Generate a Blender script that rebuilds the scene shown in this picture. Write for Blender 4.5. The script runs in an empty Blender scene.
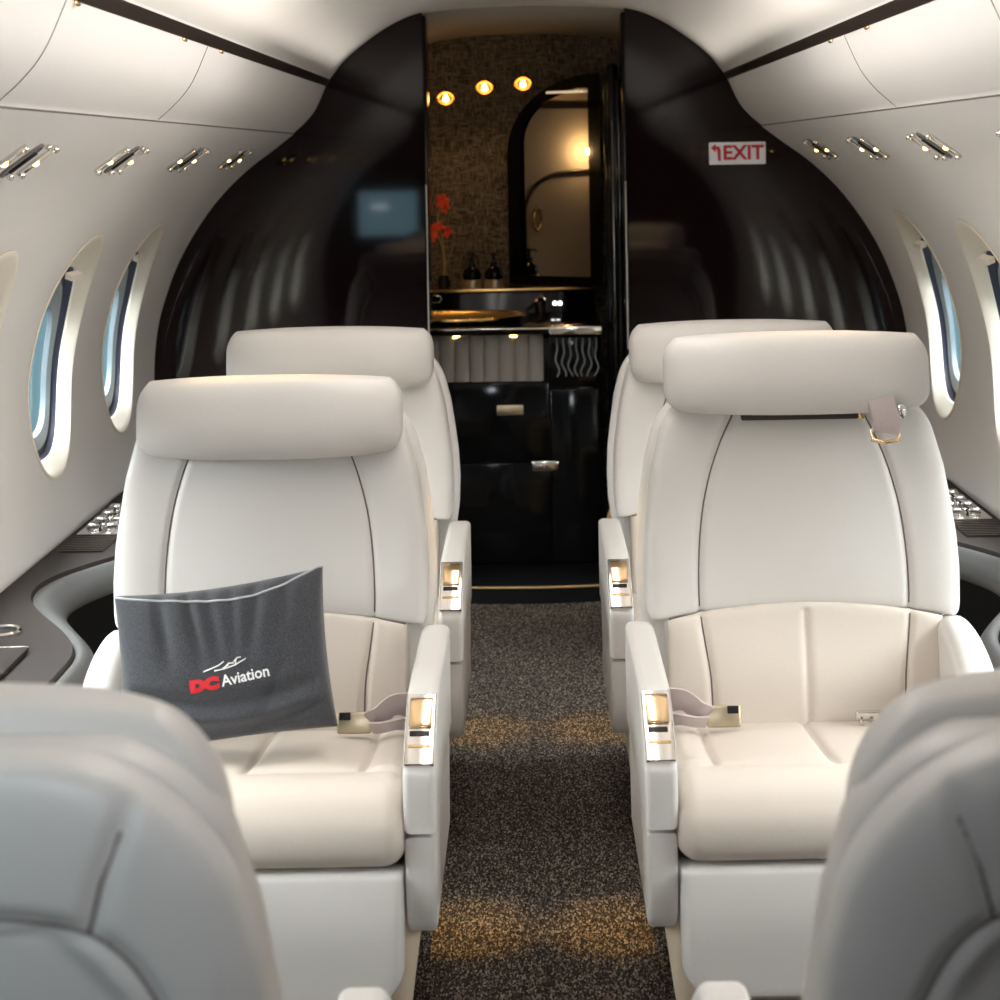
import bpy, bmesh, math, random
from mathutils import Vector, Matrix
random.seed(7)
PI = math.pi
sc = bpy.context.scene
COL = sc.collection
F = 1767.0            # focal length in pixels of the 1000 px frame
H = 1.43              # camera height

# ------------------------------------------------------------------ camera
cam_d = bpy.data.cameras.new('camera'); cam = bpy.data.objects.new('camera', cam_d); COL.objects.link(cam)
cam.location = (0, 0, H); cam.rotation_euler = (math.radians(90), 0.0175, 0)
cam_d.sensor_width = 36; cam_d.lens = 36 * F / 1000
cam_d.shift_x = -0.028; cam_d.shift_y = -0.345
cam_d.clip_start = 0.05
cam_d.dof.use_dof = True; cam_d.dof.focus_distance = 3.4; cam_d.dof.aperture_fstop = 7.0
sc.camera = cam

# ------------------------------------------------------------------ world, exposure
sc.view_settings.view_transform = 'Standard'; sc.view_settings.look = 'None'
sc.view_settings.gamma = 1; sc.view_settings.exposure = 0.13
w = bpy.data.worlds.new('sky'); sc.world = w; w.use_nodes = True
nt = w.node_tree; bg = nt.nodes['Background']
tc = nt.nodes.new('ShaderNodeTexCoord'); sx = nt.nodes.new('ShaderNodeSeparateXYZ'); cr = nt.nodes.new('ShaderNodeValToRGB')
nt.links.new(tc.outputs['Generated'], sx.inputs[0]); nt.links.new(sx.outputs['Z'], cr.inputs[0]); nt.links.new(cr.outputs[0], bg.inputs[0])
cr.color_ramp.elements[0].position = 0.0; cr.color_ramp.elements[0].color = (.045, .075, .085, 1)
cr.color_ramp.elements[1].position = 0.22; cr.color_ramp.elements[1].color = (.86, .95, 1, 1)
bg.inputs[1].default_value = 4.5

def area(name, loc, rot, sx_, sy_, power, color=(1, 1, 1), spread=PI):
    l = bpy.data.lights.new(name, 'AREA'); l.shape = 'RECTANGLE'; l.size = sx_; l.size_y = sy_
    l.energy = power; l.color = color; l.spread = spread
    o = bpy.data.objects.new(name, l); COL.objects.link(o); o.location = loc; o.rotation_euler = rot
    return o
def spot(name, loc, target, power, color, ang=40, blend=.6, r=.01):
    l = bpy.data.lights.new(name, 'SPOT'); l.energy = power; l.color = color; l.spot_size = math.radians(ang)
    l.spot_blend = blend; l.shadow_soft_size = r
    o = bpy.data.objects.new(name, l); COL.objects.link(o); o.location = loc
    o.rotation_euler = (Vector(target) - Vector(loc)).to_track_quat('-Z', 'Y').to_euler()
    return o
WARM = (1, .62, .25)
# daylight outside the two rows of windows
area('daylight_left', (-2.3, 3.3, 2.1), (0, math.radians(-58), 0), 1.8, 5.5, 1150, (1, .985, .955))
area('daylight_right', (2.3, 3.3, 2.1), (0, math.radians(58), 0), 1.8, 5.5, 1000, (1, .985, .955))
# added fill lamps, out of view above the aisle, aimed at walls and seats
for sg in (-1, 1):
    area('ceiling_wash', (sg * .10, 2.85, 1.86), (0, sg * math.radians(-56), 0), .22, 2.3, 12, (1, .955, .91))
    area('cove_wash', (sg * .53, 3.3, 1.69), (0, sg * math.radians(170), 0), .10, 4.66, 1.9, (1, .93, .86))  # added strip floating under the ceiling to brighten it, no fixture
# added cool fill lamp behind the camera for the foreground seat backs
area('entrance_light', (-.10, .2, 1.70), (math.radians(64), 0, math.radians(20)), .3, .25, 2.6, (.88, .95, 1), math.radians(100))

# ------------------------------------------------------------------ materials
def nodes(m): return m.node_tree.nodes, m.node_tree.links
def mat(name, col, rough=.5, metal=0, bump=0, scale=200, spec=.5, coat=0, var=0, vscale=6, col2=None, emit=None, estr=0, detail=4):
    m = bpy.data.materials.new(name); m.use_nodes = True; N, L = nodes(m); b = N['Principled BSDF']
    b.inputs['Base Color'].default_value = (*col, 1); b.inputs['Roughness'].default_value = rough
    b.inputs['Metallic'].default_value = metal; b.inputs['Specular IOR Level'].default_value = spec
    b.inputs['Coat Weight'].default_value = coat; b.inputs['Coat Roughness'].default_value = .02
    tcn = N.new('ShaderNodeTexCoord')
    if var or col2:
        n = N.new('ShaderNodeTexNoise'); n.inputs['Scale'].default_value = vscale; n.inputs['Detail'].default_value = 5
        L.new(tcn.outputs['Object'], n.inputs[0])
        r = N.new('ShaderNodeMix'); r.data_type = 'RGBA'
        c2 = col2 or tuple(c * (1 - var) for c in col)
        r.inputs[6].default_value = (*col, 1); r.inputs[7].default_value = (*c2, 1)
        L.new(n.outputs[0], r.inputs[0]); L.new(r.outputs[2], b.inputs['Base Color'])
    if bump:
        n = N.new('ShaderNodeTexNoise'); n.inputs['Scale'].default_value = scale; n.inputs['Detail'].default_value = detail
        L.new(tcn.outputs['Object'], n.inputs[0])
        bp = N.new('ShaderNodeBump'); bp.inputs['Strength'].default_value = bump; bp.inputs['Distance'].default_value = .002
        L.new(n.outputs[0], bp.inputs['Height']); L.new(bp.outputs[0], b.inputs['Normal'])
    if emit:
        b.inputs['Emission Color'].default_value = (*emit, 1); b.inputs['Emission Strength'].default_value = estr
    return m

leather = mat('cream leather', (.67, .640, .61), .42, bump=.10, scale=220, var=.05, vscale=5, spec=.35)
leather_lo = mat('beige leather', (.665, .590, .520), .45, bump=.10, scale=220, var=.06, vscale=5, spec=.35)
seam_m = mat('seam thread', (.14, .11, .10), .7)
piping_m = mat('light piping', (.45, .46, .47), .7)
grey_leather = mat('grey leather', (.115, .115, .115), .5, spec=.3, bump=.15, scale=260, var=.08)
stitch_m = mat('pale stitching', (.35, .36, .36), .7)
shellplastic = mat('beige plastic', (.60, .49, .37), .45, var=.04)
wallm = mat('headliner', (.83, .805, .78), .75, bump=.12, scale=90, var=.05, vscale=3, spec=.25)
ceilm = mat('ceiling panel', (.74, .71, .67), .7, bump=.08, scale=60, var=.04, vscale=3, spec=.3)
seamwall = mat('panel joint', (.16, .14, .13), .8)
cream = mat('window surround cream', (.90, .83, .72), .45, spec=.4)
goldedge = mat('gold edge', (.55, .36, .16), .35, metal=.6)
gasket = mat('dark gasket', (.02, .02, .04), .5)
palegrey = mat('pale window ring', (.34, .40, .43), .4)
ringstep = mat('ring step grey blue', (.13, .16, .18), .5)
darktrim = mat('dark brown trim', (.030, .020, .016), .38)
gloss = mat('black lacquer', (.0095, .0045, .0045), .05, spec=.32)
blackm = mat('matt black', (.006, .006, .007), .35, spec=.3)
blackgloss = mat('black gloss', (.003, .003, .0035), .10, spec=.22)
chrome = mat('chrome', (.74, .71, .68), .14, metal=1)
brass = mat('brass', (.83, .60, .36), .16, metal=1)
satin_gold = mat('satin gold', (.50, .41, .28), .33, metal=.8)
gold = mat('polished gold', (.75, .5, .2), .2, metal=1)
mauve = mat('mauve webbing', (.50, .42, .41), .6, bump=.3, scale=500)
deckm = mat('taupe ledge veneer', (.045, .036, .034), .5, spec=.2, bump=.1, scale=80, var=.2, vscale=12)
darkin = mat('dark lining', (.006, .006, .006), .8, spec=.1)  # black lining with the shadow of the ledge recess put into its colour
warmlamp = mat('warm lamp', (1, .7, .3), .4, emit=(1, .62, .2), estr=9)
lampgold = mat('lamp cone gold', (.8, .5, .15), .25, metal=1)
whitelamp = mat('white button light', (1, 1, 1), .4, emit=(.9, .95, 1), estr=5)
mirror_m = mat('mirror glass', (.8, .78, .76), .01, metal=1)
tanwall = mat('tan leather wall', (.30, .25, .20), .6, bump=.15, scale=120)
palepad = mat('pale padded panel', (.30, .27, .24), .6, bump=.2)
textwhite = mat('white embroidery', (.8, .8, .8), .7)
textred = mat('red embroidery', (.62, .01, .02), .7)
signwhite = mat('sign white', (.75, .72, .72), .4, emit=(1, .95, .95), estr=.06)
signred = mat('sign red', (.62, .015, .03), .45)
petal = mat('red petal', (.65, .02, .01), .5, col2=(.8, .12, .02), vscale=40)
stemm = mat('stem', (.35, .24, .08), .6)
screenm = mat('screen', (.02, .03, .03), .3, emit=(.22, .38, .46), estr=7)
screenline = mat('screen line', (1, 1, 1), .3, emit=(.8, .9, 1), estr=14)

def fabric_mat():
    m = mat('charcoal knit', (.050, .051, .056), .9, spec=.15); N, L = nodes(m); b = N['Principled BSDF']
    t = N.new('ShaderNodeTexCoord'); n = N.new('ShaderNodeTexNoise'); n.inputs['Scale'].default_value = 620; n.inputs['Detail'].default_value = 3
    L.new(t.outputs['Object'], n.inputs[0]); r = N.new('ShaderNodeValToRGB')
    r.color_ramp.elements[0].position = .35; r.color_ramp.elements[0].color = (.034, .035, .041, 1)
    r.color_ramp.elements[1].position = .68; r.color_ramp.elements[1].color = (.080, .082, .092, 1)
    L.new(n.outputs[0], r.inputs[0]); L.new(r.outputs[0], b.inputs['Base Color'])
    bp = N.new('ShaderNodeBump'); bp.inputs['Strength'].default_value = .5; bp.inputs['Distance'].default_value = .0015
    L.new(n.outputs[0], bp.inputs['Height']); L.new(bp.outputs[0], b.inputs['Normal'])
    b.inputs['Sheen Weight'].default_value = .3
    return m
knit = fabric_mat()

def carpet_mat():
    m = mat('woven carpet', (.05, .04, .035), .95, spec=.1); N, L = nodes(m); b = N['Principled BSDF']
    t = N.new('ShaderNodeTexCoord'); mp = N.new('ShaderNodeMapping'); L.new(t.outputs['Object'], mp.inputs[0])
    mp.inputs['Scale'].default_value = (1.0, .42, 1)
    v = N.new('ShaderNodeTexVoronoi'); v.inputs['Scale'].default_value = 330; L.new(mp.outputs[0], v.inputs[0])
    n = N.new('ShaderNodeTexNoise'); n.inputs['Scale'].default_value = 240; n.inputs['Detail'].default_value = 2; L.new(mp.outputs[0], n.inputs[0])
    r = N.new('ShaderNodeValToRGB'); e = r.color_ramp.elements
    e[0].position = .32; e[0].color = (.010, .0085, .008, 1)
    e[1].position = .75; e[1].color = (.26, .215, .175, 1)
    x = e.new(.52); x.color = (.040, .031, .025, 1)
    mx = N.new('ShaderNodeMix'); mx.data_type = 'RGBA'; mx.inputs[0].default_value = .5
    L.new(v.outputs['Color'], mx.inputs[6]); L.new(n.outputs[0], mx.inputs[7])
    bw = N.new('ShaderNodeRGBToBW'); L.new(mx.outputs[2], bw.inputs[0])
    L.new(bw.outputs[0], r.inputs[0]); L.new(r.outputs[0], b.inputs['Base Color'])
    bp = N.new('ShaderNodeBump'); bp.inputs['Strength'].default_value = .8; bp.inputs['Distance'].default_value = .003
    L.new(bw.outputs[0], bp.inputs['Height']); L.new(bp.outputs[0], b.inputs['Normal'])
    return m
carpet = carpet_mat()

def weave_mat():
    m = mat('woven wall cloth', (.10, .08, .06), .8, spec=.2); N, L = nodes(m); b = N['Principled BSDF']
    t = N.new('ShaderNodeTexCoord')
    outs = []
    for sc_ in ((30, 1, 240), (240, 1, 30)):
        mp = N.new('ShaderNodeMapping'); L.new(t.outputs['Object'], mp.inputs[0]); mp.inputs['Scale'].default_value = sc_
        n = N.new('ShaderNodeTexNoise'); n.inputs['Scale'].default_value = 1.0; n.inputs['Detail'].default_value = 2
        L.new(mp.outputs[0], n.inputs[0]); outs.append(n)
    mm = N.new('ShaderNodeMath'); mm.operation = 'MAXIMUM'; L.new(outs[0].outputs[0], mm.inputs[0]); L.new(outs[1].outputs[0], mm.inputs[1])
    r = N.new('ShaderNodeValToRGB'); r.color_ramp.elements[0].position = .47; r.color_ramp.elements[0].color = (.045, .036, .026, 1)
    r.color_ramp.elements[1].position = .66; r.color_ramp.elements[1].color = (.21, .165, .115, 1)
    L.new(mm.outputs[0], r.inputs[0]); L.new(r.outputs[0], b.inputs['Base Color'])
    bp = N.new('ShaderNodeBump'); bp.inputs['Strength'].default_value = .6; bp.inputs['Distance'].default_value = .003
    L.new(mm.outputs[0], bp.inputs['Height']); L.new(bp.outputs[0], b.inputs['Normal'])
    return m
weave = weave_mat()

def glass_mat():
    m = bpy.data.materials.new('window glass'); m.use_nodes = True; N, L = nodes(m)
    for n in list(N):
        if n.type != 'OUTPUT_MATERIAL': N.remove(n)
    out = [n for n in N if n.type == 'OUTPUT_MATERIAL'][0]
    tr = N.new('ShaderNodeBsdfTransparent'); tr.inputs[0].default_value = (.88, .95, .97, 1)
    gl = N.new('ShaderNodeBsdfGlossy'); gl.inputs['Roughness'].default_value = .02
    mx = N.new('ShaderNodeMixShader'); mx.inputs[0].default_value = .07; L.new(tr.outputs[0], mx.inputs[1]); L.new(gl.outputs[0], mx.inputs[2])
    L.new(mx.outputs[0], out.inputs[0])
    return m
glass = glass_mat()

# ------------------------------------------------------------------ helpers
def link_mesh(name, bm, mats, parent=None, smooth=True, angle=None):
    me = bpy.data.meshes.new(name); bm.normal_update(); bm.to_mesh(me); bm.free()
    for m in (mats if isinstance(mats, (list, tuple)) else [mats]): me.materials.append(m)
    if smooth:
        me.polygons.foreach_set('use_smooth', [True] * len(me.polygons))
        if angle is not None: me.set_sharp_from_angle(angle=math.radians(angle))
    o = bpy.data.objects.new(name, me); COL.objects.link(o)
    if parent: o.parent = parent
    return o
def tag(o, label=None, cat=None, group=None, kind=None):
    if label: o['label'] = label
    if cat: o['category'] = cat
    if group: o['group'] = group
    if kind: o['kind'] = kind
    return o
def struct(name, bm, m, parent=None, smooth=False, angle=None):
    o = link_mesh(name, bm, m, parent, smooth, angle)
    if not parent: o['kind'] = 'structure'
    return o
def empty(name, loc=(0, 0, 0), rz=0, label=None, cat=None, group=None, kind=None):
    o = bpy.data.objects.new(name, None); COL.objects.link(o); o.location = loc; o.rotation_euler = (0, 0, rz)
    o.empty_display_size = .05
    return tag(o, label, cat, group, kind)
def copy_tree(o, parent=None):
    c = o.copy(); COL.objects.link(c); c.parent = parent
    for ch in list(o.children): copy_tree(ch, c)
    return c
def add_box(bm, x0, x1, y0, y1, z0, z1, mi=0, bev=0, seg=2):
    vs = [bm.verts.new((x, y, z)) for x in (x0, x1) for y in (y0, y1) for z in (z0, z1)]
    idx = [(0, 1, 3, 2), (4, 6, 7, 5), (0, 4, 5, 1), (2, 3, 7, 6), (0, 2, 6, 4), (1, 5, 7, 3)]
    fs = [bm.faces.new([vs[i] for i in f]) for f in idx]
    for f in fs: f.material_index = mi
    if bev:
        es = list({e for f in fs for e in f.edges})
        r = bmesh.ops.bevel(bm, geom=es, offset=bev, segments=seg, affect='EDGES', profile=.5)
        for f in r['faces']: f.material_index = mi
    return vs
def box(x0, x1, y0, y1, z0, z1, bev=0, seg=2):
    bm = bmesh.new(); add_box(bm, x0, x1, y0, y1, z0, z1, 0, bev, seg); bmesh.ops.recalc_face_normals(bm, faces=bm.faces); return bm
def extrude_poly(pts, axis, a0, a1, bev=0, seg=3):
    """pts in the plane across axis ('x': (y,z), 'y': (x,z), 'z': (x,y))"""
    bm = bmesh.new()
    def mk(p, a): return {'x': (a, p[0], p[1]), 'y': (p[0], a, p[1]), 'z': (p[0], p[1], a)}[axis]
    A = [bm.verts.new(mk(p, a0)) for p in pts]; B = [bm.verts.new(mk(p, a1)) for p in pts]
    n = len(pts); fa = bm.faces.new(A); fb = bm.faces.new(B[::-1])
    for i in range(n): bm.faces.new((A[i], B[i], B[(i + 1) % n], A[(i + 1) % n]))
    if bev:
        es = list(fa.edges) + list(fb.edges)
        bmesh.ops.bevel(bm, geom=es, offset=bev, segments=seg, affect='EDGES', profile=.5)
    big = [f for f in bm.faces if len(f.verts) > 4]
    if big: bmesh.ops.triangulate(bm, faces=big)
    bmesh.ops.recalc_face_normals(bm, faces=bm.faces)
    return bm
def add_tube(bm, pts, r, mi=0, n=8, closed=False, flat=1.0):
    pts = [Vector(p) for p in pts]; rings = []; up = None
    for i, p in enumerate(pts):
        if closed: d = pts[(i + 1) % len(pts)] - pts[i - 1]
        else: d = pts[min(i + 1, len(pts) - 1)] - pts[max(i - 1, 0)]
        d.normalize()
        if up is None: up = Vector((0, 0, 1)) if abs(d.z) < .9 else Vector((1, 0, 0))
        a = d.cross(up)
        if a.length < 1e-6: a = d.orthogonal()
        a.normalize(); b = a.cross(d); b.normalize(); up = b
        rr = r(i / max(1, len(pts) - 1)) if callable(r) else r
        rings.append([bm.verts.new(p + a * math.cos(2 * PI * k / n) * rr + b * math.sin(2 * PI * k / n) * rr * flat) for k in range(n)])
    m = len(rings)
    for i in range(m if closed else m - 1):
        for k in range(n):
            f = bm.faces.new((rings[i][k], rings[i][(k + 1) % n], rings[(i + 1) % m][(k + 1) % n], rings[(i + 1) % m][k])); f.material_index = mi
    if not closed:
        for rg in (rings[0][::-1], rings[-1]):
            f = bm.faces.new(rg); f.material_index = mi
def add_lathe(bm, prof, c=(0, 0, 0), n=24, mi=0, axis='z'):
    rings = []
    for r, h in prof:
        rg = []
        for k in range(n):
            a = 2 * PI * k / n
            p = (r * math.cos(a), r * math.sin(a), h)
            if axis == 'y': p = (p[0], p[2], p[1])
            if axis == 'x': p = (p[2], p[0], p[1])
            rg.append(bm.verts.new((c[0] + p[0], c[1] + p[1], c[2] + p[2])))
        rings.append(rg)
    for i in range(len(rings) - 1):
        for k in range(n):
            f = bm.faces.new((rings[i][k], rings[i][(k + 1) % n], rings[i + 1][(k + 1) % n], rings[i + 1][k])); f.material_index = mi
    for rg in (rings[0][::-1], rings[-1]):
        if (rg[0].co - rg[1].co).length > 1e-5:
            f = bm.faces.new(rg); f.material_index = mi
def catmull(pts, sub=6, closed=False):
    out = []; n = len(pts); rng = range(n if closed else n - 1)
    P = lambda i: Vector(pts[i % n]) if closed else Vector(pts[max(0, min(n - 1, i))])
    for i in rng:
        p0, p1, p2, p3 = P(i - 1), P(i), P(i + 1), P(i + 2)
        for k in range(sub):
            t = k / sub
            out.append(.5 * ((2 * p1) + (-p0 + p2) * t + (2 * p0 - 5 * p1 + 4 * p2 - p3) * t * t + (-p0 + 3 * p1 - 3 * p2 + p3) * t ** 3))
    if not closed: out.append(P(n - 1))
    return out
def interp(tab, x):
    if x <= tab[0][0]: return tab[0][1]
    for (a, b), (c, d) in zip(tab, tab[1:]):
        if x <= c: return b + (d - b) * (x - a) / (c - a)
    return tab[-1][1]
def smooth01(t): t = max(0, min(1, t)); return t * t * (3 - 2 * t)

# ------------------------------------------------------------------ cabin section (half profile x, z)
CEIL = catmull([(0, 1.918), (.17, 1.913), (.33, 1.897), (.43, 1.860), (.526, 1.797), (.59, 1.742), (.632, 1.690)], 6)
VAL = catmull([(.648, 1.665), (.68, 1.594), (.712, 1.552), (.752, 1.516)], 5)
SIDE = catmull([(.755, 1.510), (.82, 1.46), (.904, 1.398), (.987, 1.319), (1.055, 1.233), (1.12, 1.127), (1.168, 1.015), (1.204, .888), (1.218, .74), (1.213, .55), (1.18, .35), (1.12, .15), (1.05, 0)], 8)
FULL = CEIL + VAL + SIDE
_s = [0]
for a, b in zip(SIDE, SIDE[1:]): _s.append(_s[-1] + (b - a).length)
STOT = _s[-1]
def PS(s):
    """position and outward normal on the sidewall at arc length s"""
    s = max(0, min(STOT, s))
    for i in range(len(_s) - 1):
        if s <= _s[i + 1] or i == len(_s) - 2: break
    t = (s - _s[i]) / (_s[i + 1] - _s[i]); p = SIDE[i].lerp(SIDE[i + 1], t)
    def tg(j): return (SIDE[min(j + 1, len(SIDE) - 1)] - SIDE[max(j - 1, 0)]).normalized()
    d = tg(i).lerp(tg(i + 1), t).normalized()
    return p, Vector((-d.y, d.x))
def s_at_z(z):
    for i in range(len(SIDE) - 1):
        if SIDE[i + 1].y <= z: return _s[i] + (_s[i + 1] - _s[i]) * (SIDE[i].y - z) / (SIDE[i].y - SIDE[i + 1].y)
    return STOT
def xwall(z): return PS(s_at_z(z))[0].x

YA, YB = -1.2, 5.785           # cabin from behind the camera to the dark bulkhead
WIN_Y = [2.20, 2.93, 3.66, 4.39, 5.12]
SHEAR = -.42

def strip(bm, prof, y0, y1, sgn, ny=2, mi=0):
    rows = [[bm.verts.new((sgn * p.x, y0 + (y1 - y0) * j / (ny - 1), p.y)) for p in prof] for j in range(ny)]
    for j in range(ny - 1):
        for i in range(len(prof) - 1):
            vs = (rows[j][i], rows[j][i + 1], rows[j + 1][i + 1], rows[j + 1][i])
            bm.faces.new(vs if sgn > 0 else vs[::-1]).material_index = mi

# floor
bm = bmesh.new(); add_box(bm, -1.2, 1.2, YA, 5.70, -.05, 0); struct('floor', bm, carpet)
# ceiling
bm = bmesh.new(); cl = [Vector((-p.x, p.y)) for p in CEIL[::-1]] + CEIL[1:]
rows = [[bm.verts.new((p.x, y, p.y)) for p in cl] for y in (YA, YB)]
for i in range(len(cl) - 1): bm.faces.new((rows[0][i], rows[0][i + 1], rows[1][i + 1], rows[1][i]))
struct('ceiling', bm, ceilm, smooth=True)

# sidewalls with window openings
S0, S1 = s_at_z(1.30), s_at_z(.58)
SC = (s_at_z(1.255) + s_at_z(.625)) / 2; SH = (s_at_z(.625) - s_at_z(1.255)) / 2
PC = (s_at_z(1.165) + s_at_z(.675)) / 2; PH = (s_at_z(.675) - s_at_z(1.165)) / 2
NW = 64
def shear(s): return SHEAR * (PS(s)[0].y - .95)
def loop_pt(k, yc, cs, hs, hy, e=2.3):
    a = 2 * PI * k / NW; c, s_ = math.cos(a), math.sin(a)
    return (yc + hy * math.copysign(abs(c) ** (2 / e), c), cs + hs * math.copysign(abs(s_) ** (2 / e), s_))
def wall_pt(sgn, y, s, depth=0):
    p, n = PS(s); return Vector((sgn * (p.x - n.x * -depth if False else p.x + n.x * depth), y + shear(s) * smooth01((s - S0 * .6) / (S0 * .4)) * 1.0, p.y + n.y * depth))
def build_wall(sgn, side):
    bm = bmesh.new()
    ys = [(WIN_Y[i] + WIN_Y[i + 1]) / 2 for i in range(4)]
    edges = [WIN_Y[0] - .365] + ys + [WIN_Y[-1] + .365]
    def grid(y0, y1, s0, s1, ny, ns):
        rows = [[bm.verts.new(wall_pt(sgn, y0 + (y1 - y0) * j / ny, s0 + (s1 - s0) * i / ns)) for i in range(ns + 1)] for j in range(ny + 1)]
        for j in range(ny):
            for i in range(ns): bm.faces.new((rows[j][i], rows[j][i + 1], rows[j + 1][i + 1], rows[j + 1][i]))
    yend = YB + .25
    grid(YA - .3, edges[0], 0, STOT, 2, 90); grid(edges[-1], yend, 0, STOT, 2, 90)
    grid(edges[0], edges[-1], 0, S0, 5, 30); grid(edges[0], edges[-1], S1, STOT, 5, 40)
    for wi, yc in enumerate(WIN_Y):
        y0, y1 = edges[wi], edges[wi + 1]; R = 6; rings = []
        inner = [loop_pt(k, yc, SC, SH, .205) for k in range(NW)]
        outer = []
        cy, cs = yc, SC
        for k in range(NW):
            dy, ds = inner[k][0] - cy, inner[k][1] - cs
            t = 1e9
            if dy > 1e-9: t = min(t, (y1 - cy) / dy)
            if dy < -1e-9: t = min(t, (y0 - cy) / dy)
            if ds > 1e-9: t = min(t, (S1 - cs) / ds)
            if ds < -1e-9: t = min(t, (S0 - cs) / ds)
            outer.append((cy + dy * t, cs + ds * t))
        # snap the nearest ring points to the four corners
        for cyy in (y0, y1):
            for css in (S0, S1):
                k = min(range(NW), key=lambda q: (outer[q][0] - cyy) ** 2 + (outer[q][1] - css) ** 2); outer[k] = (cyy, css)
        for r in range(R + 1):
            t = r / R
            rings.append([bm.verts.new(wall_pt(sgn, inner[k][0] * (1 - t) + outer[k][0] * t, inner[k][1] * (1 - t) + outer[k][1] * t)) for k in range(NW)])
        for r in range(R):
            for k in range(NW):
                bm.faces.new((rings[r][k], rings[r][(k + 1) % NW], rings[r + 1][(k + 1) % NW], rings[r + 1][k]))
    # inward facing everywhere
    for f in bm.faces:
        f.normal_update()
        c = f.calc_center_median()
        if f.normal.dot(Vector((-sgn, 0, 0)) if c.z < 1.45 else Vector((-sgn * .6, 0, -.6))) < 0: f.normal_flip()
    # outside skin makes the wall a solid, lightproof body
    o = struct('wall_' + side, bm, wallm, smooth=True)
    me = o.data; nn = []
    for v in me.vertices:
        p, n = PS(min(range(len(SIDE)), key=lambda i: (SIDE[i].x - abs(v.co.x)) ** 2 + (SIDE[i].y - v.co.z) ** 2) and _s[min(range(len(SIDE)), key=lambda i: (SIDE[i].x - abs(v.co.x)) ** 2 + (SIDE[i].y - v.co.z) ** 2)])
        nn.append((-sgn * n.x, 0, -n.y))
    me.normals_split_custom_set_from_vertices(nn)
    return o
wl = build_wall(-1, 'left'); wr = build_wall(1, 'right')

def build_window(idx, yc, sgn):
    root = empty('window_%d' % idx, wall_pt(sgn, yc, SC), kind='structure'); M = root.location.copy()
    def ring_pts(t, depth, grow=1.0):
        out = []
        for k in range(NW):
            a = loop_pt(k, yc, SC, SH * grow, .205 * grow); b = loop_pt(k, yc + .0, PC, PH, .182, 2.5)
            out.append(wall_pt(sgn, a[0] * (1 - t) + b[0] * t, a[1] * (1 - t) + b[1] * t, depth) - M)
        return out
    def band(specs, mi_list, mats, name, parent):
        bm = bmesh.new(); rs = [[bm.verts.new(p) for p in ring_pts(*s)] for s in specs]
        for i in range(len(rs) - 1):
            for k in range(NW):
                f = bm.faces.new((rs[i][k], rs[i][(k + 1) % NW], rs[i + 1][(k + 1) % NW], rs[i + 1][k])); f.material_index = mi_list[i]
                f.normal_update()
                if f.normal.x * -sgn < 0 and abs(f.normal.x) > .2: f.normal_flip()
        return link_mesh(name, bm, mats, parent, True, 40)
    fr = band([(0, .004, 1.012), (0, -.001, 1.010), (0, -.004, .99), (.15, -.003), (.40, .004), (1, .024), (1.02, .030)], [1, 0, 0, 0, 0, 0], [cream, goldedge], 'window_frame', root)
    band([(1.02, .030), (1.10, .048), (1.40, .050)], [0, 0], [gasket], 'gasket', fr)
    band([(1.40, .048), (1.46, .044), (2.1, .052), (2.15, .066)], [0, 0, 1], [palegrey, ringstep], 'inner_ring', fr)
    bm = bmesh.new(); rr_ = []
    for g in (1, .75, .5, .25):
        rg = []
        for k in range(NW):
            a = loop_pt(k, yc, SC, SH, .205); b = loop_pt(k, yc, PC, PH, .182, 2.5); t = 2.12
            rg.append(bm.verts.new(wall_pt(sgn, yc * (1 - g) + g * (a[0] * (1 - t) + b[0] * t), PC * (1 - g) + g * (a[1] * (1 - t) + b[1] * t), .061) - M))
        rr_.append(rg)
    c = bm.verts.new(wall_pt(sgn, yc, PC, .061) - M)
    for a_, b_ in zip(rr_, rr_[1:]):
        for k in range(NW): bm.faces.new((a_[k], a_[(k + 1) % NW], b_[(k + 1) % NW], b_[k]))
    for k in range(NW): bm.faces.new((rr_[-1][k], rr_[-1][(k + 1) % NW], c))
    link_mesh('pane', bm, glass, root, True)
    # window shade edge with its pull tab
    bm = bmesh.new(); s_top = PC - PH * .97
    a = [wall_pt(sgn, yc + dy, s_top + ds, d) - M for (dy, ds, d) in
         [(-.055, 0, .016), (.055, 0, .016), (.055, .014, .012), (-.055, .014, .012), (-.055, 0, -.002), (.055, 0, -.002), (.055, .012, -.006), (-.055, .012, -.006)]]
    vs = [bm.verts.new(p) for p in a]
    for f in [(0, 1, 2, 3), (4, 7, 6, 5), (0, 4, 5, 1), (1, 5, 6, 2), (2, 6, 7, 3), (3, 7, 4, 0)]: bm.faces.new([vs[i] for i in f])
    bmesh.ops.recalc_face_normals(bm, faces=bm.faces)
    link_mesh('shade_tab', bm, cream, root, False)
    return root
wi = 1
for sgn in (-1, 1):
    for yc in WIN_Y:
        build_window(wi, yc, sgn); wi += 1

# valance panels above the sidewalls, ceiling rails and joints
tn = 1
for sgn, side in ((-1, 'left'), (1, 'right')):
    bm = bmesh.new(); strip(bm, [Vector((.632, 1.690))] + VAL + [Vector((.7552, 1.5098))], YA, YB, sgn); bm.normal_update()
    for f in bm.faces:
        if f.normal.x * sgn > 0: f.normal_flip()
    struct('trim_%d' % tn, bm, wallm, smooth=True); tn += 1
    # joint line between valance and sidewall
    bm = bmesh.new(); add_tube(bm, [(sgn * .7555, YA, 1.513), (sgn * .7555, 5.70, 1.513)], .0028, n=6)
    for yj in (2.5, 3.6):
        pts = [(sgn * (p.x - .0005), yj + (p.y - 1.6) * -.0, p.y - .0005) for p in VAL]
        add_tube(bm, pts, .0007, n=5)
    struct('trim_%d' % tn, bm, seamwall, smooth=True); tn += 1
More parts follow.
